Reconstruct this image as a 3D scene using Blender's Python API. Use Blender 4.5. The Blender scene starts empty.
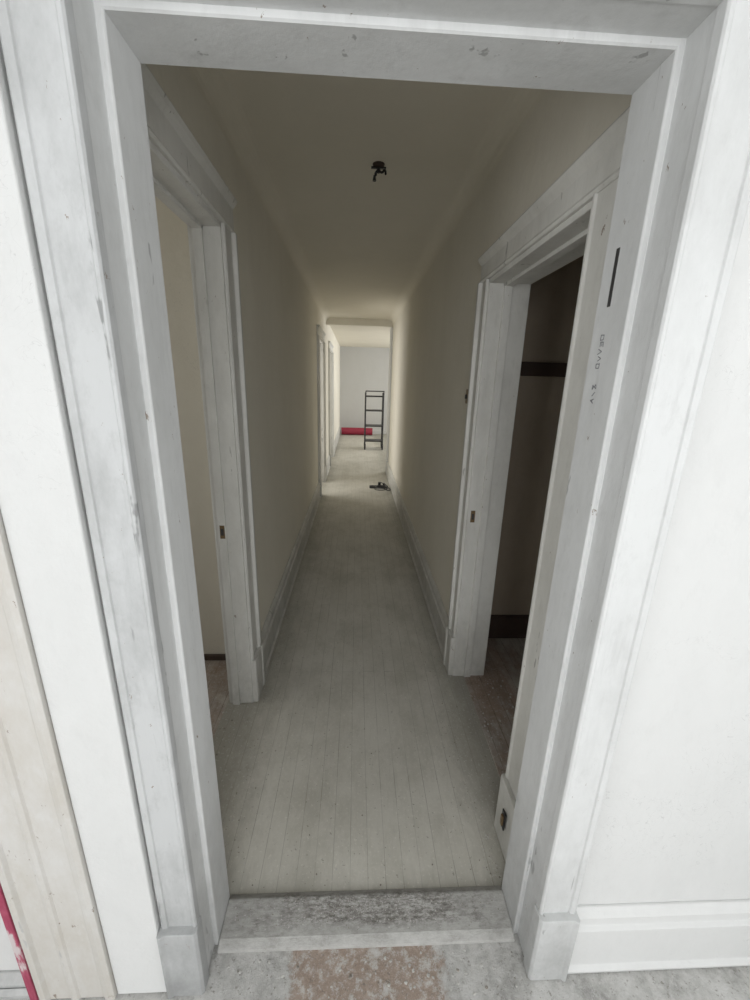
import bpy, bmesh, math, random
from mathutils import Vector, Matrix
random.seed(4)
S = bpy.context.scene
COL = S.collection

# ------------------------------------------------------------------ materials
def new_mat(name):
    m = bpy.data.materials.new(name); m.use_nodes = True
    nt = m.node_tree; b = nt.nodes['Principled BSDF']
    return m, nt, b
def ramp(nt, fac, stops):
    r = nt.nodes.new('ShaderNodeValToRGB')
    els = r.color_ramp.elements
    while len(els) < len(stops): els.new(0.5)
    for e, (p, c) in zip(els, stops):
        e.position = p; e.color = (c[0], c[1], c[2], 1)
    nt.links.new(fac, r.inputs[0]); return r.outputs[0]
def noise(nt, scale, detail=5, rough=.6, stretch=(1, 1, 1), dist=0.0, off=(0,0,0)):
    tc = nt.nodes.new('ShaderNodeTexCoord'); mp = nt.nodes.new('ShaderNodeMapping')
    mp.inputs['Scale'].default_value = stretch
    mp.inputs['Location'].default_value = off
    nt.links.new(tc.outputs['Object'], mp.inputs[0])
    n = nt.nodes.new('ShaderNodeTexNoise')
    n.inputs['Scale'].default_value = scale; n.inputs['Detail'].default_value = detail
    n.inputs['Roughness'].default_value = rough; n.inputs['Distortion'].default_value = dist
    nt.links.new(mp.outputs[0], n.inputs['Vector']); return n.outputs['Fac']
def mix(nt, fac, a, b, mode='MIX'):
    m = nt.nodes.new('ShaderNodeMix'); m.data_type = 'RGBA'; m.blend_type = mode
    for s, v in ((m.inputs[0], fac), (m.inputs[6], a), (m.inputs[7], b)):
        if isinstance(v, (int, float)): s.default_value = v
        elif isinstance(v, tuple): s.default_value = (v[0], v[1], v[2], 1)
        else: nt.links.new(v, s)
    return m.outputs[2]
def mth(nt, op, a, b=0.0):
    m = nt.nodes.new('ShaderNodeMath'); m.operation = op
    for s, v in ((m.inputs[0], a), (m.inputs[1], b)):
        if isinstance(v, (int, float)): s.default_value = v
        else: nt.links.new(v, s)
    return m.outputs[0]
def coord(nt):
    tc = nt.nodes.new('ShaderNodeTexCoord'); s = nt.nodes.new('ShaderNodeSeparateXYZ')
    nt.links.new(tc.outputs['Object'], s.inputs[0]); return s.outputs
def bump(nt, b, h, strength=.3, dist=.004):
    bp = nt.nodes.new('ShaderNodeBump'); bp.inputs['Strength'].default_value = strength
    bp.inputs['Distance'].default_value = dist
    nt.links.new(h, bp.inputs['Height']); nt.links.new(bp.outputs[0], b.inputs['Normal'])

def paint(name, base, dirt, rough=.6, amount=.5, scratch=True, sc=3.0, chips=0.0, low=0.0, streak=0.0, plaster=False):
    m, nt, b = new_mat(name)
    n1 = noise(nt, sc, 8, .72, (1, 1, .5), .0)
    f1 = ramp(nt, n1, [(.42, (0, 0, 0)), (.72, (amount,)*3)])
    c = mix(nt, f1, base, dirt)
    n2 = noise(nt, 30, 6, .75, (1, 1, .5), .0, (3, 1, 2))
    f2 = ramp(nt, n2, [(.55, (0, 0, 0)), (.74, (.35*amount+.1,)*3)])
    c = mix(nt, f2, c, dirt)
    if streak:
        n7 = noise(nt, 38, 6, .7, (1, 1, .12), .0, (2, 9, 4))
        n8 = noise(nt, 5, 5, .7, (1, 1, .6), .0, (8, 1, 4))
        f7 = mth(nt, 'MULTIPLY', ramp(nt, n7, [(.48, (0, 0, 0)), (.66, (streak,)*3)]), ramp(nt, n8, [(.44, (.05, .05, .05)), (.60, (1, 1, 1))]))
        c = mix(nt, f7, c, tuple(x*.85 for x in dirt))
    if scratch:
        n3 = noise(nt, 22, 3, .5, (1, 1, .09), .1, (7, 3, 1))
        f3 = ramp(nt, n3, [(.66, (0, 0, 0)), (.675, (.7, .7, .7))])
        n4 = noise(nt, 50, 2, .5, (1, 1, .4))
        f4 = ramp(nt, n4, [(.50, (0, 0, 0)), (.56, (1, 1, 1))])
        f = mix(nt, 1.0, f3, f4, 'MULTIPLY')
        c = mix(nt, f, c, tuple(x*.6 for x in dirt))
    if low:
        X = coord(nt)
        n6 = noise(nt, 11, 8, .75, (1, 1, .6), .0, (5, 5, 5))
        hgt = mth(nt, 'SUBTRACT', 1.0, mth(nt, 'DIVIDE', X[2], .75))
        f6 = ramp(nt, mth(nt, 'MULTIPLY', mth(nt, 'MAXIMUM', hgt, 0.0), n6), [(.15, (0, 0, 0)), (.6, (low,)*3)])
        c = mix(nt, f6, c, tuple(x*.8 for x in dirt))
    if plaster:   # faint scribbly scratches and nicks
        n9 = noise(nt, 16, 2, .5, (1, 1, 1), 2.2, (4, 4, 1))
        r9 = ramp(nt, n9, [(.495, (0, 0, 0)), (.50, (.8, .8, .8)), (.505, (0, 0, 0))])
        n10 = noise(nt, 2.2, 3, .6, (1, 1, 1), 0, (1.2, 6, 2))
        f9 = mix(nt, 1.0, r9, ramp(nt, n10, [(.58, (0, 0, 0)), (.64, (.45, .45, .45))]), 'MULTIPLY')
        c = mix(nt, f9, c, (.25, .25, .25))
    if chips:
        n5 = noise(nt, 42, 5, .7, (1, 1, .6), .3, (11, 5, 2))
        f5 = ramp(nt, n5, [(.725-chips*.06, (0, 0, 0)), (.735-chips*.06, (.9, .9, .9))])
        c = mix(nt, f5, c, (.22, .175, .135))
    nt.links.new(c, b.inputs['Base Color'])
    b.inputs['Roughness'].default_value = rough
    if plaster: bump(nt, b, noise(nt, 18, 6, .65), .35, .008)
    else: bump(nt, b, noise(nt, 70, 5, .65, (1, 1, .4)), .3, .002)
    return m

M_TRIM = paint('trim_primer_white', (.64, .65, .645), (.38, .385, .375), .65, .5, chips=.65, low=.8, streak=.22)
M_TRIMG = paint('trim_primer_grey_scuffed', (.50, .51, .51), (.28, .285, .28), .65, .85, True, 5, .75, .8, .35)  # darker grey base plus scuffs, for the left casing
M_WALLW = paint('wall_white_paint', (.65, .655, .645), (.54, .545, .535), .75, .5, False, 2.0, plaster=True)
M_HALL = paint('hall_wall_cream', (.765, .73, .635), (.64, .60, .50), .8, .5, False, 1.6, plaster=True)
M_HTRIM = paint('hall_trim_paint', (.67, .665, .625), (.42, .41, .37), .65, .6, chips=.65, low=.85, streak=.18)
M_CEIL = paint('ceiling_cream', (.76, .72, .615), (.67, .63, .53), .8, .5, False, 1.2)
M_BEIGE = paint('old_beige_paint', (.50, .475, .43), (.62, .62, .61), .7, .9, True, 4, 1.0, 0, .2)
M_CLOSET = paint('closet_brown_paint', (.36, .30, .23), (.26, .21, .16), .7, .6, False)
M_FARW = paint('far_wall_grey', (.48, .48, .465), (.42, .42, .40), .7, .4, False)

def flat(name, col, rough=.6, metal=0.0, var=.25):
    m, nt, b = new_mat(name)
    n = noise(nt, 30, 4, .6)
    c = mix(nt, n, tuple(x*(1-var) for x in col), tuple(min(1, x*(1+var)) for x in col))
    nt.links.new(c, b.inputs['Base Color'])
    b.inputs['Roughness'].default_value = rough; b.inputs['Metallic'].default_value = metal
    return m
M_RED = flat('red_paint', (.26, .012, .035), .6)
def red_streak():
    m, nt, b = new_mat('worn_red_paint')
    n = noise(nt, 25, 5, .7, (1, 1, .25))
    c = ramp(nt, n, [(.40, (.28, .03, .07)), (.50, (.36, .06, .11)), (.58, (.55, .48, .48))])
    nt.links.new(c, b.inputs['Base Color']); b.inputs['Roughness'].default_value = .7
    return m
M_REDW = red_streak()
M_BLACK = flat('black_metal', (.02, .02, .022), .45, .3)
M_DARK = flat('dark_stained_wood', (.05, .033, .025), .55)
M_BRASS = flat('tarnished_brass', (.18, .12, .06), .5, .5)
M_PLASTIC = flat('dark_plastic', (.03, .03, .03), .5)
M_INK = flat('pencil_marks', (.15, .15, .16), .8)
M_GLASS = flat('window_frame_paint', (.75, .75, .74), .5)
M_CRUMB = flat('plaster_crumb', (.43, .42, .395), .9, 0, .35)
M_CRUMBD = flat('paint_flake_dark', (.22, .20, .17), .9, 0, .4)

# painted floor boards running along Y
def boards(name, c1, c2, gap, dust, dirt, width=.058, dustamt=.75, edge=False):
    m, nt, b = new_mat(name)
    tc = nt.nodes.new('ShaderNodeTexCoord'); mp = nt.nodes.new('ShaderNodeMapping')
    mp.inputs['Rotation'].default_value = (0, 0, math.radians(90))
    nt.links.new(tc.outputs['Object'], mp.inputs[0])
    br = nt.nodes.new('ShaderNodeTexBrick')
    br.inputs['Scale'].default_value = 1.0
    br.inputs['Brick Width'].default_value = 1.9
    br.inputs['Row Height'].default_value = width
    br.inputs['Mortar Size'].default_value = .0012
    br.inputs['Mortar Smooth'].default_value = .3
    br.inputs['Bias'].default_value = 0.0
    br.inputs['Color1'].default_value = (*c1, 1); br.inputs['Color2'].default_value = (*c2, 1)
    br.inputs['Mortar'].default_value = (*c1, 1)
    br.offset = .37
    nt.links.new(mp.outputs[0], br.inputs['Vector'])
    c = br.outputs['Color']
    nA = noise(nt, 3.2, 9, .75, (1, .6, 1), .0)
    c = mix(nt, ramp(nt, nA, [(.42, (.2, .2, .2)), (.58, (dustamt,)*3)]), c, dust)
    nB = noise(nt, 4, 9, .78, (1, .6, 1), .0, (4, 2, 0))
    c = mix(nt, ramp(nt, nB, [(.46, (0, 0, 0)), (.62, (.5, .5, .5))]), c, dirt)
    nD = noise(nt, 45, 5, .7, (1.6, .2, 1), .1, (9, 2, 0))
    c = mix(nt, ramp(nt, nD, [(.52, (0, 0, 0)), (.74, (.3, .3, .3))]), c, dirt)
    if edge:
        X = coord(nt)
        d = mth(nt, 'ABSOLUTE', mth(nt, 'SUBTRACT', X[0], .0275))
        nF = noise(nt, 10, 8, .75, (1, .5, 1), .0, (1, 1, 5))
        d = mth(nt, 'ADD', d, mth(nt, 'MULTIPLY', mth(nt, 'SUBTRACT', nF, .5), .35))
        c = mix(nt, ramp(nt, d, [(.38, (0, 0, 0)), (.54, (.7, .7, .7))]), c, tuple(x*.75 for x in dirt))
    nC = noise(nt, 90, 4, .7, (1, 1, 1), 0, (1, 8, 0))
    c = mix(nt, ramp(nt, nC, [(.58, (0, 0, 0)), (.66, (.5, .5, .5))]), c, tuple(min(1, x*1.2) for x in dust))
    nE = noise(nt, 60, 3, .6, (1, 1, 1), 0, (6, 3, 0))
    c = mix(nt, ramp(nt, nE, [(.67, (0, 0, 0)), (.69, (.6, .6, .6))]), c, tuple(x*.5 for x in dirt))
    nG = noise(nt, 6, 4, .7, (1, .5, 1), .1, (2, 7, 0))
    sm = mth(nt, 'MULTIPLY', br.outputs['Fac'], ramp(nt, nG, [(.38, (.2, .2, .2)), (.60, (.85, .85, .85))]))
    c = mix(nt, sm, c, gap)
    nt.links.new(c, b.inputs['Base Color'])
    b.inputs['Roughness'].default_value = .65
    bump(nt, b, br.outputs['Fac'], -.12, .002)
    return m
M_FLOOR = boards('painted_floor_boards', (.48, .465, .41), (.445, .43, .375), (.22, .21, .175), (.55, .535, .48), (.32, .305, .255), edge=True)
M_SUBFL = boards('worn_brown_boards', (.22, .15, .11), (.28, .19, .14), (.06, .04, .03), (.50, .48, .44), (.12, .08, .06), .058, .8)

def patch_floor(name):
    m, nt, b = new_mat(name)
    X = coord(nt)
    n0 = noise(nt, 9, 9, .78, (1, 1, 1), .0, (.3, .1, 0))
    d = mth(nt, 'ABSOLUTE', mth(nt, 'SUBTRACT', X[0], .05))
    d = mth(nt, 'ADD', d, mth(nt, 'MULTIPLY', mth(nt, 'SUBTRACT', n0, .5), .22))
    mask = ramp(nt, d, [(.19, (1, 1, 1)), (.215, (0, 0, 0))])
    dusty = ramp(nt, n0, [(.36, (.26, .255, .24)), (.5, (.44, .435, .415)), (.62, (.56, .555, .535))])
    n1 = noise(nt, 14, 9, .78, (1, 1, 1), .0, (2.3, .1, 0))
    worn = ramp(nt, n1, [(.36, (.52, .51, .49)), (.43, (.42, .38, .34)), (.48, (.28, .21, .165)), (.56, (.36, .29, .24)), (.63, (.52, .495, .46))])
    c = mix(nt, mask, dusty, worn)
    n2 = noise(nt, 60, 7, .8, (1, 1, 1), .0)
    c = mix(nt, ramp(nt, n2, [(.52, (0, 0, 0)), (.61, (.6, .6, .6))]), c, (.57, .565, .55))
    n3 = noise(nt, 90, 5, .75, (1, 1, 1), .0, (2, 2, 2))
    c = mix(nt, ramp(nt, n3, [(.58, (0, 0, 0)), (.65, (.7, .7, .7))]), c, (.15, .135, .11))
    nt.links.new(c, b.inputs['Base Color']); b.inputs['Roughness'].default_value = .85
    bump(nt, b, n2, .6, .006)
    return m
M_FRONTF = patch_floor('dusty_worn_floor')
def threshold_mat(name):
    m, nt, b = new_mat(name)
    X = coord(nt)
    n0 = noise(nt, 12, 8, .75, (1, 1, 1), .0)
    w = mth(nt, 'MULTIPLY', mth(nt, 'SUBTRACT', n0, .5), .6)
    dx = mth(nt, 'ADD', mth(nt, 'ABSOLUTE', mth(nt, 'SUBTRACT', X[0], .075)), w)
    dy = mth(nt, 'ADD', mth(nt, 'MULTIPLY', mth(nt, 'ABSOLUTE', mth(nt, 'SUBTRACT', X[1], .834)), 7.5), w)
    mk = mth(nt, 'MULTIPLY', ramp(nt, dx, [(.22, (1, 1, 1)), (.38, (0, 0, 0))]), ramp(nt, dy, [(.22, (1, 1, 1)), (.38, (0, 0, 0))]))
    n1 = noise(nt, 75, 8, .85, (.5, 1.3, 1), .0)
    sp = ramp(nt, n1, [(.41, (.12, .115, .10)), (.48, (.23, .22, .205)), (.53, (.34, .33, .31)), (.60, (.47, .465, .445))])
    n2 = noise(nt, 26, 9, .8, (.5, 1.1, 1), .0, (3, 3, 0))
    base = ramp(nt, n2, [(.38, (.29, .285, .265)), (.5, (.39, .385, .365)), (.62, (.46, .455, .435))])
    c = mix(nt, mk, base, sp)
    nt.links.new(c, b.inputs['Base Color']); b.inputs['Roughness'].default_value = .85
    bump(nt, b, n1, .6, .005)
    return m
M_THR = threshold_mat('threshold_worn_paint')

# ------------------------------------------------------------------ geometry helpers
def obj_from_bm(name, bm, mat, parent=None, bevel=0.0, smooth=False):
    me = bpy.data.meshes.new(name); bmesh.ops.recalc_face_normals(bm, faces=bm.faces)
    bm.to_mesh(me); bm.free()
    o = bpy.data.objects.new(name, me); COL.objects.link(o)
    for mm in (mat if isinstance(mat, (list, tuple)) else [mat]): me.materials.append(mm)
    if parent: o.parent = parent
    if bevel:
        md = o.modifiers.new('bevel', 'BEVEL'); md.width = bevel; md.segments = 2; md.limit_method = 'ANGLE'
    if smooth:
        for p in me.polygons: p.use_smooth = True
    return o
def add_box(bm, x0, x1, y0, y1, z0, z1, mi=0):
    vs = [bm.verts.new((x, y, z)) for x in (x0, x1) for y in (y0, y1) for z in (z0, z1)]
    for f in ((0,1,3,2),(4,6,7,5),(0,4,5,1),(2,3,7,6),(0,2,6,4),(1,5,7,3)):
        bm.faces.new([vs[i] for i in f]).material_index = mi
def boxes(name, lst, mat, parent=None, bevel=0.0):
    bm = bmesh.new()
    for b in lst: add_box(bm, *b)
    return obj_from_bm(name, bm, mat, parent, bevel)
def add_prism(bm, pts, axis, a, b):
    def v(p, t):
        return {'z': (p[0], p[1], t), 'x': (t, p[0], p[1]), 'y': (p[0], t, p[1])}[axis]
    A = [bm.verts.new(v(p, a)) for p in pts]; B = [bm.verts.new(v(p, b)) for p in pts]
    n = len(pts)
    bm.faces.new(A); bm.faces.new(B)
    for i in range(n): bm.faces.new((A[i], A[(i+1) % n], B[(i+1) % n], B[i]))
def prism(name, pts, axis, a, b, mat, parent=None, bevel=0.0):
    bm = bmesh.new(); add_prism(bm, pts, axis, a, b)
    return obj_from_bm(name, bm, mat, parent, bevel)
def add_tube(bm, p, q, r, seg=8):
    p, q = Vector(p), Vector(q); d = (q-p)
    mt = Matrix.Translation((p+q)/2) @ d.to_track_quat('Z', 'Y').to_matrix().to_4x4()
    bmesh.ops.create_cone(bm, cap_ends=True, segments=seg, radius1=r, radius2=r, depth=d.length, matrix=mt)
def empty(name, loc=(0, 0, 0)):
    e = bpy.data.objects.new(name, None); COL.objects.link(e); e.location = loc
    e.empty_display_size = .1; return e
def curve(name, pts, r, mat, parent=None):
    cu = bpy.data.curves.new(name, 'CURVE'); cu.dimensions = '3D'; cu.bevel_depth = r; cu.bevel_resolution = 3
    sp = cu.splines.new('BEZIER'); sp.bezier_points.add(len(pts)-1)
    for bp, p in zip(sp.bezier_points, pts):
        bp.co = p; bp.handle_left_type = bp.handle_right_type = 'AUTO'
    cu.materials.append(mat)
    o = bpy.data.objects.new(name, cu); COL.objects.link(o)
    if parent: o.parent = parent
    return o
def add_crumb(bm, x, y, z, s, mi):
    """irregular flattened chip resting on z"""
    n = random.randint(4, 6); a0 = random.random()*6.28; h = s*random.uniform(.25, .7)
    lo = []; hi = []
    for i in range(n):
        a = a0 + i*2*math.pi/n + random.uniform(-.3, .3); r = s*random.uniform(.6, 1.1); k = random.uniform(.5, .85)
        lo.append(bm.verts.new((x+math.cos(a)*r, y+math.sin(a)*r, z)))
        hi.append(bm.verts.new((x+math.cos(a)*r*k, y+math.sin(a)*r*k, z+h*random.uniform(.6, 1.2))))
    fs = [bm.faces.new(lo), bm.faces.new(hi)] + [bm.faces.new((lo[i], lo[(i+1) % n], hi[(i+1) % n], hi[i])) for i in range(n)]
    for f in fs: f.material_index = mi

# ------------------------------------------------------------------ layout
H = 1.55
XL, XR = -.370, .482          # front opening
YF, YN = .877, .712          # far / near face of front wall
ZT = 2.052                   # opening head
CL, CR = -.505, .56          # corridor faces
CZ = 2.50
YE = 12.6                    # far wall
LWT, RWT = .10, .16

# floors
boxes('floor', [(-.62, 3.2, YF-.02, YE+.1, -.1, 0)], M_FLOOR)
boxes('floor_front_room', [(-2.3, 2.3, -2.7, YF-.02, -.1, -.004)], M_FRONTF)
boxes('floor_left_room', [(-2.3, -.62, YF-.02, 8.6, -.1, -.002)], M_SUBFL)
boxes('floor_closet', [(CR+.05, 1.75, .9, 2.22, -.01, .004)], M_SUBFL)

# front wall
boxes('wall_front', [(XR+.03, 2.3, YN, YF-.004, -.004, 2.7), (-2.3, XL-.03, YN, YF-.004, -.004, 2.7),
                     (XL-.03, XR+.03, YN, YF-.004, ZT+.03, 2.7)], M_WALLW)
def side_wall(name, x0, x1):
    return [(x0, x1, -2.7, -1.9, -.1, 2.7), (x0, x1, -.3, YF, -.1, 2.7), (x0, x1, -1.9, -.3, -.1, .7), (x0, x1, -1.9, -.3, 2.4, 2.7)]
boxes('wall_right', side_wall('', 2.3, 2.42), M_WALLW)
boxes('wall_left', side_wall('', -2.42, -2.3) + [(-2.42, -2.3, YF, 8.7, -.1, 2.7)], M_WALLW)
boxes('wall_back', [(-2.42, -1.1, -2.8, -2.7, -.1, 2.7), (1.1, 2.42, -2.8, -2.7, -.1, 2.7),
                    (-1.1, 1.1, -2.8, -2.7, -.1, .7), (-1.1, 1.1, -2.8, -2.7, 2.4, 2.7)], M_WALLW)
boxes('ceiling_front_room', [(-2.42, 2.42, -2.8, YF, 2.7, 2.8)], M_WALLW)
boxes('window_1', [(-1.1, -1.04, -2.78, -2.7, .7, 2.4), (1.04, 1.1, -2.78, -2.7, .7, 2.4), (-.03, .03, -2.78, -2.7, .7, 2.4),
                   (-1.1, 1.1, -2.78, -2.7, .7, .76), (-1.1, 1.1, -2.78, -2.7, 2.34, 2.4), (-1.1, 1.1, -2.77, -2.71, 1.52, 1.58)], M_GLASS)
for i, (x0, x1) in enumerate(((2.33, 2.39), (-2.39, -2.33))):  # unseen side windows, added so light reaches the door jambs
    boxes('window_%d' % (i+2), [(x0, x1, -1.9, -1.84, .7, 2.4), (x0, x1, -.36, -.3, .7, 2.4), (x0, x1, -1.9, -.3, .7, .76),
                   (x0, x1, -1.9, -.3, 2.34, 2.4), (x0, x1, -1.9, -.3, 1.52, 1.58)], M_GLASS)

# corridor walls (running along y) with openings
def wall_y(name, x0, x1, y0, y1, openings, mat, z1=CZ):
    lst = []; y = y0
    for a, b, h in openings:
        lst.append((x0, x1, y, a, 0, z1)); lst.append((x0, x1, a, b, h, z1)); y = b
    lst.append((x0, x1, y, y1, 0, z1))
    return boxes(name, lst, mat)
LO = (.97, 1.70, 2.085); RO = (1.065, 1.88, 1.98)
wall_y('wall_hall_left', CL-LWT, CL, YF-.002, YE, [LO, (5.5, 6.3, 2.08), (7.6, 8.5, 2.08)], M_HALL)
wall_y('wall_hall_right', CR, CR+RWT, YF-.002, 7.1, [RO], M_HALL)
boxes('ceiling', [(-2.42, 3.3, YF-.002, YE+.1, CZ, CZ+.2)], M_CEIL)
boxes('wall_far', [(-2.42, 3.3, YE, YE+.1, -.1, CZ)], M_FARW)
# plaster coves where the hall walls meet the ceiling
def cove(name, x, d, y0, y1, r=.09):
    pts = [(x, CZ), (x, CZ-r)] + [(x+d*(r-r*math.cos(t)), CZ-r+r*math.sin(t)) for t in [math.pi/2*i/8 for i in range(1, 9)]]
    return prism(name, pts, 'y', y0, y1, M_CEIL)
cove('trim_13', CL, 1, YF, 7.0); cove('trim_14', CR, -1, YF, 7.0)

# left side rooms
boxes('wall_left_room', [(-2.3, CL-LWT, 2.02, 2.12, 0, CZ)], M_HALL)
boxes('wall_left_bedroom', [(-2.3, CL-LWT, 8.6, 8.7, 0, CZ)], M_HALL)
# closet
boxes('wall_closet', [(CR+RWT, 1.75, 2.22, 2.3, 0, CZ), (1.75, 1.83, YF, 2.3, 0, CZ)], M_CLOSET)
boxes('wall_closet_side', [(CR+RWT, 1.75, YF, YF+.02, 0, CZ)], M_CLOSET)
# far room, right side with a window
boxes('wall_far_room', [(CR+RWT, 3.3, 7.0, 7.1, 0, CZ),
      (3.2, 3.3, 7.1, 8.2, 0, CZ), (3.2, 3.3, 11.4, YE, 0, CZ), (3.2, 3.3, 8.2, 11.4, 0, .7), (3.2, 3.3, 8.2, 11.4, 2.3, CZ)], M_FARW)

# ------------------------------------------------------------------ front door frame
def side_frame(idx, x, s, mats, W):
    P = empty('trim_%d' % idx)
    X = lambda d: x + s*d
    jamb = [(X(0), YF), (X(0), .773), (X(.0025), .770), (X(.012), .770), (X(.012), .70), (X(.05), .70), (X(.05), YF)]
    prism('jamb', jamb, 'z', 0.0, ZT+.045, mats[0], P, .0012)
    cas = [(X(.010), .712), (X(.010), .693), (X(.013), .689), (X(.019), .689), (X(.021), .692),
           (X(W-.018), .692), (X(W-.016), .688), (X(W-.004), .687), (X(W), .690), (X(W), .712)]
    prism('casing', cas, 'z', .22, ZT+.30, mats[1], P, .001)
    pl = [(X(.006), .712), (X(.006), .680), (X(.012), .673), (X(W-.012), .673), (X(W-.004), .668), (X(W), .668), (X(W+.005), .673), (X(W+.005), .712)]
    prism('plinth', pl, 'z', -.003, .235, mats[1], P, .004)
    return P
Pl = side_frame(1, XL, -1, (M_TRIM, M_TRIMG), .096)
Pr = side_frame(2, XR, 1, (M_TRIM, M_TRIM), .106)
P = empty('trim_3')
hd = [(YF-.0005, ZT), (.7735, ZT), (.7705, ZT+.0025), (.7705, ZT+.012), (.7008, ZT+.012), (.7008, ZT+.05), (YF-.0005, ZT+.05)]
prism('jamb_head', hd, 'x', XL-.013, XR+.013, M_TRIM, P, 0)
hc = [(.712, ZT+.010), (.693, ZT+.010), (.689, ZT+.013), (.689, ZT+.019), (.692, ZT+.021), (.692, ZT+.08), (.687, ZT+.085), (.687, ZT+.105), (.712, ZT+.107)]
prism('casing_head', hc, 'x', XL-.0105, XR+.0105, M_TRIM, P, 0)

# neighbouring board, flaking beige casing and red line to the left
boxes('trim_4', [(-.600, XL-.102, .680, YN, 0, 2.7)], M_WALLW, None, .003)
be = [(-.602, YN), (-.602, .672), (-.614, .669), (-.627, .672), (-.632, .677), (-.690, .677), (-.694, .672), (-.702, .670), (-.710, .672), (-.714, .677), (-.765, .677), (-.770, .669), (-.785, .669), (-.79, .674), (-.79, YN)]
prism('trim_5', be, 'z', 0, 2.7, M_BEIGE, None, .001)
boxes('trim_6', [(-.808, -.791, .669, YN, 0, 1.0)], M_REDW, None, .001)
def baseboard(name, axis, face, wall, a, b, mat, h=.25):
    d = 1 if face > wall else -1
    f = lambda t: wall + d*t
    prof = [(f(0), 0), (f(.03), 0), (f(.033), .012), (f(.022), .022), (f(.022), h-.07), (f(.03), h-.065), (f(.03), h-.052), (f(.020), h-.045),
            (f(.020), h-.02), (f(.012), h-.006), (f(.006), h), (f(0), h)]
    return prism(name, prof, axis, a, b, mat, None, .0015)
baseboard('baseboard_front', 'x', 0, YN, XR+.112, 2.3, M_WALLW, .225)
baseboard('baseboard_front_left', 'x', 0, YN, -2.3, -.81, M_TRIM, .05)

# threshold
PT = empty('threshold')
thr = [(.752, -.004), (.755, .006), (.775, .016), (.866, .02), (.888, .004), (.888, -.004)]
prism('board', thr, 'x', XL, XR, M_THR, PT, .005)
bm = bmesh.new()
for i in range(1400):
    x_ = random.gauss(.07, .17); y_ = random.gauss(.838, .02)
    if i % 5 == 0: x_ = random.uniform(XL+.01, XR-.01); y_ = random.uniform(.782, .862)
    if not (XL+.008 < x_ < XR-.008 and .780 < y_ < .864): continue
    z_ = .016 + (y_-.775)/.091*.004
    add_crumb(bm, x_, y_, z_-.0002, random.choice((.0007, .001, .0012, .0016, .0024)), 0 if random.random() < .6 else 1)
obj_from_bm('crumbs', bm, [M_CRUMB, M_CRUMBD], PT)

# plaster crumbs scattered on floors: one object
bm = bmesh.new()
for i in range(1500):     # hall
    y_ = .90 + 4.6*random.random()**1.6
    if random.random() < .6:
        sd = random.choice((-1, 1)); e = abs(random.gauss(0, .06))
        x_ = (CL+.04+e) if sd < 0 else (CR-.05-e)
    else: x_ = random.uniform(CL+.05, CR-.06)
    if y_ < 2.02: x_ = min(max(x_, CL+.06), CR-.07)
    add_crumb(bm, x_, y_, 0, random.choice((.001, .0013, .0016, .002, .0026, .0035)), 0 if random.random() < .6 else 1)
for i in range(500):      # front of the threshold
    x_ = random.uniform(-.33, .55); y_ = random.uniform(.40, .748)
    if (x_ < XL+.02 or x_ > XR-.02) and y_ > .65: continue
    add_crumb(bm, x_, y_, -.004, random.choice((.001, .0015, .002, .003, .005)), 0 if random.random() < .7 else 1)
for i in range(320):      # closet and left doorway
    add_crumb(bm, random.uniform(.62, 1.0), random.uniform(1.15, 1.82), .004, random.choice((.0015, .002, .003, .006)), 0 if random.random() < .7 else 1)
    add_crumb(bm, random.uniform(-.85, -.54), random.uniform(1.02, 1.65), 0, random.choice((.0015, .002, .003, .006)), 0 if random.random() < .7 else 1)
obj_from_bm('plaster_debris', bm, [M_CRUMB, M_CRUMBD])

# ------------------------------------------------------------------ hall baseboards
def hall_base(name, wall, d, y0, y1, h=.225):
    return baseboard(name, 'y', wall+d, wall, y0, y1, M_HTRIM, h)
hall_base('baseboard_left', CL, 1, 1.835, 5.38)
hall_base('baseboard_left', CL, 1, 6.42, 7.48)
hall_base('baseboard_left', CL, 1, 8.62, YE)
hall_base('baseboard_right', CR, -1, 1.98, 6.9)

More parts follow.
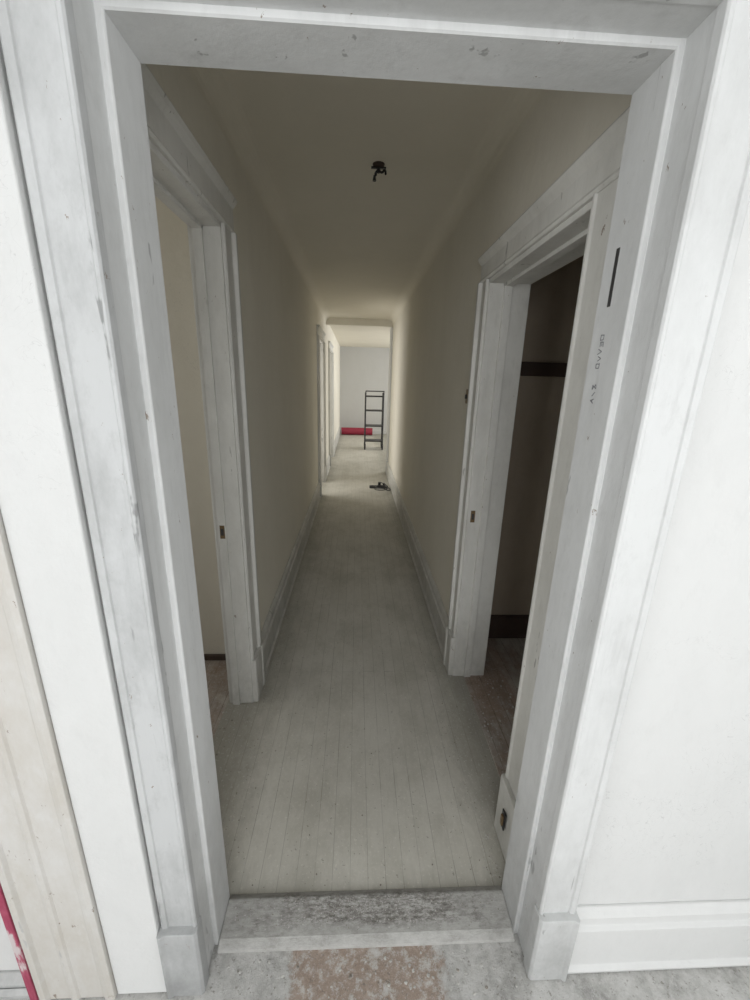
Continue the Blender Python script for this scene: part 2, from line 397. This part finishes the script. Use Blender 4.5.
# ------------------------------------------------------------------ side door frames
def door_frame(idx, wall, d, thick, o, near=True, far=True, w=.12, mat=M_HTRIM, nearw=None, headh=.12):
    P = empty('trim_%d' % idx)
    a, b, h = o; nw = nearw or w
    F = lambda t: wall + d*t     # t>0 into corridor
    x0, x1 = sorted((F(.012), F(-thick-.004)))
    boxes('jamb_far', [(x0, x1, b-.022, b+.002, 0, h)], mat, P, .003)
    boxes('jamb_near', [(x0, x1, a-.002, a+.022, 0, h)], mat, P, .003)
    boxes('jamb_head', [(x0, x1, a, b, h-.022, h+.002)], mat, P, .003)
    s0, s1 = sorted((F(-.05), F(-.085)))
    boxes('door_stop', [(s0, s1, b-.034, b-.02, 0, h-.02), (s0, s1, a+.02, a+.034, 0, h-.02), (s0, s1, a+.02, b-.02, h-.034, h-.02)], mat, P, .002)
    def cas(nm, ya, yb, z0=.0):
        sg = 1 if yb > ya else -1; L = abs(yb-ya)
        Y = lambda t: ya+sg*t
        pr = [(F(0), Y(0)), (F(.018), Y(0)), (F(.024), Y(.006)), (F(.024), Y(.014)), (F(.018), Y(.018)), (F(.018), Y(L-.034)), (F(.022), Y(L-.03)),
              (F(.034), Y(L-.024)), (F(.034), Y(L-.006)), (F(.028), Y(L)), (F(0), Y(L))]
        prism(nm, pr, 'z', z0, h-.004+.0, mat, P, .0015)
        pl = [(F(0), Y(-.004)), (F(.030), Y(-.004)), (F(.036), Y(.002)), (F(.036), Y(L-.028)), (F(.042), Y(L-.022)), (F(.042), Y(L+.002)), (F(0), Y(L+.002))]
        prism(nm+'_plinth', pl, 'z', 0, .24, mat, P, .003)
    if far: cas('casing_far', b-.012, b-.012+w)
    if near: cas('casing_near', a+.012, a+.012-nw)
    ya, yb = a-nw+.012, b+w-.012
    pr = [(F(0), h-.006), (F(.022), h-.006), (F(.027), h+.002), (F(.022), h+.010), (F(.022), h+headh-.035), (F(.036), h+headh-.02), (F(.042), h+headh-.008), (F(.036), h+headh), (F(0), h+headh)]
    ho = prism('header', pr, 'y', ya, yb, mat, P, .002)
    return P
DL = door_frame(7, CL, 1, LWT, LO, w=.135, nearw=.085, headh=.115)
DR = door_frame(8, CR, -1, RWT, RO, w=.105, nearw=.165, headh=.10)
door_frame(9, CL, 1, LWT, (5.5, 6.3, 2.08))
door_frame(10, CL, 1, LWT, (7.6, 8.5, 2.08))
# end-of-hall casing on right and shallow header across
prism('trim_11', [(CR-.03, 6.93), (CR-.022, 6.9), (CR, 6.9), (CR, 7.1), (CR+RWT, 7.1), (CR+RWT, 7.125), (CR-.03, 7.125)], 'z', 0, CZ-.12, M_TRIM, None, .002)
boxes('trim_12', [(CL, CR, 7.0, 7.1, CZ-.10, CZ)], M_HALL, None, .002)
prism('baseboard_far', [(YE, 0), (YE-.02, 0), (YE-.02, .1), (YE-.008, .12), (YE, .12)], 'x', CL, 3.2, M_FARW, None, .002)
# rolled red carpet lying in front of the far wall, slightly unrolled spiral end
P = empty('rolled_red_carpet', (-.02, 12.2, 0))
bm = bmesh.new()
prof = []; turns = 4.2; N = 110
for i in range(N+1):
    t = i/N*turns*2*math.pi; r = .035 + .08*i/N
    prof.append((math.cos(t-1.2)*r, math.sin(t-1.2)*r+.117))
outer = [bm.verts.new((-.42, p[0], p[1])) for p in prof]; inner = [bm.verts.new((.50, p[0], p[1])) for p in prof]
for i in range(N): bm.faces.new((outer[i], outer[i+1], inner[i+1], inner[i]))
o = obj_from_bm('roll', bm, M_RED, P)
md = o.modifiers.new('thick', 'SOLIDIFY'); md.thickness = .012

# closet cleat + dark baseboard
boxes('closet_cleat_rail', [(CR+RWT, 1.75, 2.195, 2.22, 1.600, 1.67)], M_DARK, None, .003)
boxes('baseboard_closet', [(CR+RWT, 1.75, 2.195, 2.22, 0, .16)], M_DARK, None, .003)
boxes('baseboard_left_room', [(-2.3, CL-LWT, 2.0, 2.02, 0, .03)], M_DARK, None, .002)

# ------------------------------------------------------------------ hardware + marks
P = empty('hinge_mortise')
boxes('slot', [(XR-.0008, XR+.004, .830, .840, 1.70, 1.80)], M_PLASTIC, P)
P = empty('strike_plate')
boxes('plate', [(CR+.003, CR+.024, RO[1]-.0245, RO[1]-.0215, .90, .96)], M_BRASS, P, .0005)
boxes('latch_hole', [(CR+.008, CR+.018, RO[1]-.0255, RO[1]-.0235, .915, .945)], M_PLASTIC, P)
P = empty('strike_plate')
boxes('plate', [(CL-.075, CL-.055, LO[1]-.0365, LO[1]-.0335, .88, .94)], M_BRASS, P, .0005)
boxes('latch_hole', [(CL-.071, CL-.059, LO[1]-.0375, LO[1]-.0355, .895, .925)], M_PLASTIC, P)
P = empty('door_latch_keeper')
boxes('plate', [(CR-.046, CR-.041, .985, 1.01, .10, .17)], M_BLACK, P, .001)
boxes('tongue', [(CR-.052, CR-.045, .991, 1.004, .115, .155)], M_BRASS, P, .001)

P = empty('wall_switch_plate')
boxes('plate', [(CR-.006, CR, 2.07, 2.115, 1.455, 1.525)], M_BRASS, P, .002)
boxes('toggle', [(CR-.014, CR-.004, 2.088, 2.097, 1.478, 1.50)], M_PLASTIC, P)

# ceiling light box with hanging wires
P = empty('ceiling_junction_box', (.085, 2.2, CZ))
bm = bmesh.new()
bmesh.ops.create_cone(bm, cap_ends=True, segments=24, radius1=.024, radius2=.028, depth=.012, matrix=Matrix.Translation((0, 0, -.006)))
obj_from_bm('box', bm, M_DARK, P, .001)
bm = bmesh.new(); add_box(bm, -.034, .034, -.007, .007, -.018, -.012); add_tube(bm, (0, 0, -.012), (0, 0, -.035), .007)
obj_from_bm('bracket', bm, M_BLACK, P, .001)
curve('wire_a', [(0, 0, -.02), (.014, -.006, -.034), (.028, -.004, -.025), (.034, .01, -.034)], .005, M_BLACK, P)
curve('wire_b', [(0, 0, -.02), (-.014, .004, -.035), (-.012, -.01, -.045), (-.018, 0, -.048)], .005, M_BLACK, P)
bm = bmesh.new(); bmesh.ops.create_cone(bm, cap_ends=True, segments=10, radius1=.009, radius2=.005, depth=.022, matrix=Matrix.Translation((-.018, 0, -.055)))
obj_from_bm('wire_nut', bm, M_BLACK, P)

# handwriting on the right jamb: vertical pencil characters
P = empty('pencil_writing')
strokes = {'0': [[(0, 0), (1, 0), (1, 1), (0, 1), (0, 0)]], 'E': [[(1, 0), (0, 0), (0, 1), (1, 1)], [(0, .5), (.8, .5)]],
           'V': [[(0, 1), (.5, 0), (1, 1)]], 'A': [[(0, 0), (.5, 1), (1, 0)], [(.2, .4), (.8, .4)]], '/': [[(0, 0), (1, 1)]], '8': [[(0, 0), (1, 0), (0, 1), (1, 1), (0, 0)]]}
bm = bmesh.new(); z = 1.65
for ch in '0EVV0  8/A':
    if ch in strokes:
        oy = random.uniform(-.002, .002)
        for st in strokes[ch]:
            st = [(p[0]+random.uniform(-.12, .12), p[1]+random.uniform(-.12, .12)) for p in st]
            for p, q in zip(st, st[1:]):
                add_tube(bm, (XR, .832+oy+p[1]*.011, z-p[0]*.009), (XR, .832+oy+q[1]*.011, z-q[0]*.009), .0009, 6)
    z -= .0135
obj_from_bm('strokes', bm, M_INK, P)

# ------------------------------------------------------------------ utility cart far down the hall
P = empty('utility_cart', (.41, 9.7, 0))
bm = bmesh.new()
w, dp, top = .205, .16, 1.30
for sx in (-w, w):
    for sy in (-dp, dp):
        add_tube(bm, (sx, sy, .12), (sx, sy, top), .016)
for zz in (.2, .55, .9, 1.22):
    for sy in (-dp, dp): add_tube(bm, (-w, sy, zz), (w, sy, zz), .013)
    for sx in (-w, w): add_tube(bm, (sx, -dp, zz), (sx, dp, zz), .013)
obj_from_bm('frame', bm, M_BLACK, P)
boxes('shelves', [(-w, w, -dp, dp, .195, .21), (-w, w, -dp, dp, .545, .56), (-w, w, -dp, dp, .895, .91)], M_BLACK, P)
bm = bmesh.new()
for sx in (-w, w):
    for sy in (-dp, dp):
        add_tube(bm, (sx-.014, sy, .055), (sx+.014, sy, .055), .055, 20)
        add_box(bm, sx-.02, sx-.015, sy-.02, sy+.02, .04, .13); add_box(bm, sx+.015, sx+.02, sy-.02, sy+.02, .04, .13)
        add_box(bm, sx-.02, sx+.02, sy-.02, sy+.02, .115, .13)
obj_from_bm('casters', bm, M_BLACK, P)
bm = bmesh.new()
add_tube(bm, (-w, -dp, top), (-w, -dp-.08, top+.04), .012); add_tube(bm, (w, -dp, top), (w, -dp-.08, top+.04), .012)
add_tube(bm, (-w, -dp-.08, top+.04), (w, -dp-.08, top+.04), .012)
obj_from_bm('push_handle', bm, M_BLACK, P)

# power strip & cord bundle on floor
P = empty('power_strip', (.36, 5.95, 0))
b_ = boxes('body', [(-.15, .13, -.03, .03, .001, .04)], M_PLASTIC, P, .006)
bm = bmesh.new()
for i in range(5): add_box(bm, -.12+i*.05, -.09+i*.05, -.014, .014, .04, .044)
obj_from_bm('outlets', bm, M_PLASTIC, P, .001)
boxes('plug', [(-.02, .02, -.02, .02, .044, .095), (.05, .085, -.02, .02, .044, .08)], M_BLACK, P, .005)
pts = [(.13, 0, .02)] + [(.02+.11*math.cos(t)*(1-.04*k), -.17+.08*math.sin(t)*(1+.06*k), .012+.008*k) for k, t in enumerate([i*1.3 for i in range(12)])]
curve('cord', pts, .006, M_PLASTIC, P)

# ------------------------------------------------------------------ lights
def area(name, loc, rot, sx, sy, e, col=(1, 1, 1)):
    l = bpy.data.lights.new(name, 'AREA'); l.shape = 'RECTANGLE'; l.size = sx; l.size_y = sy; l.energy = e; l.color = col
    o = bpy.data.objects.new(name, l); COL.objects.link(o); o.location = loc; o.rotation_euler = rot
    return o
R = math.radians
area('window_daylight', (0, -2.9, 1.6), (R(90), 0, 0), 2.1, 1.7, 84, (.985, .99, 1))
area('right_side_fill', (2.5, -1.1, 1.6), (R(90), 0, R(90)), 1.5, 1.6, 28, (.985, .99, 1))  # added side light, brightens the left jamb
area('left_side_fill', (-2.5, -1.1, 1.6), (R(90), 0, R(-90)), 1.5, 1.6, 26, (.985, .99, 1))  # added side light from the other side, brightens the right jamb
area('far_window_daylight', (3.4, 9.8, 1.5), (R(90), 0, R(90)), 3.2, 1.6, 110, (1, .99, .97))
area('left_room_fill', (-2.2, 1.45, 1.5), (R(90), 0, R(-90)), .7, 1.2, 4.5, (1, .98, .95))  # added fill inside the closed side room, which has no window
area('bedroom_fill', (-2.2, 5.6, 1.3), (R(90), 0, R(-90)), 2.5, 1.4, 58, (1, .98, .94))  # added fill shining through the door to brighten hall wall and ceiling
wd = bpy.data.worlds.new('World'); S.world = wd; wd.use_nodes = True
wd.node_tree.nodes['Background'].inputs[0].default_value = (.95, .975, 1, 1)
wd.node_tree.nodes['Background'].inputs[1].default_value = .8

# ------------------------------------------------------------------ camera
y = Vector((357-375, -(381-500), -406)).normalized()
z = Vector((39, 1395, 406)); z = (z - y*z.dot(y)).normalized()
x = y.cross(z)
M = Matrix((x, y, z))
cd = bpy.data.cameras.new('camera'); cam = bpy.data.objects.new('camera', cd); COL.objects.link(cam)
cam.matrix_world = Matrix.Translation((0, 0, H)) @ M.to_4x4()
cd.sensor_fit = 'VERTICAL'; cd.sensor_height = 36; cd.lens = .406*36; cd.clip_start = .02
S.camera = cam
S.view_settings.view_transform = 'Standard'
S.view_settings.look = 'None'
S.view_settings.exposure = 0
S.view_settings.gamma = 1.08
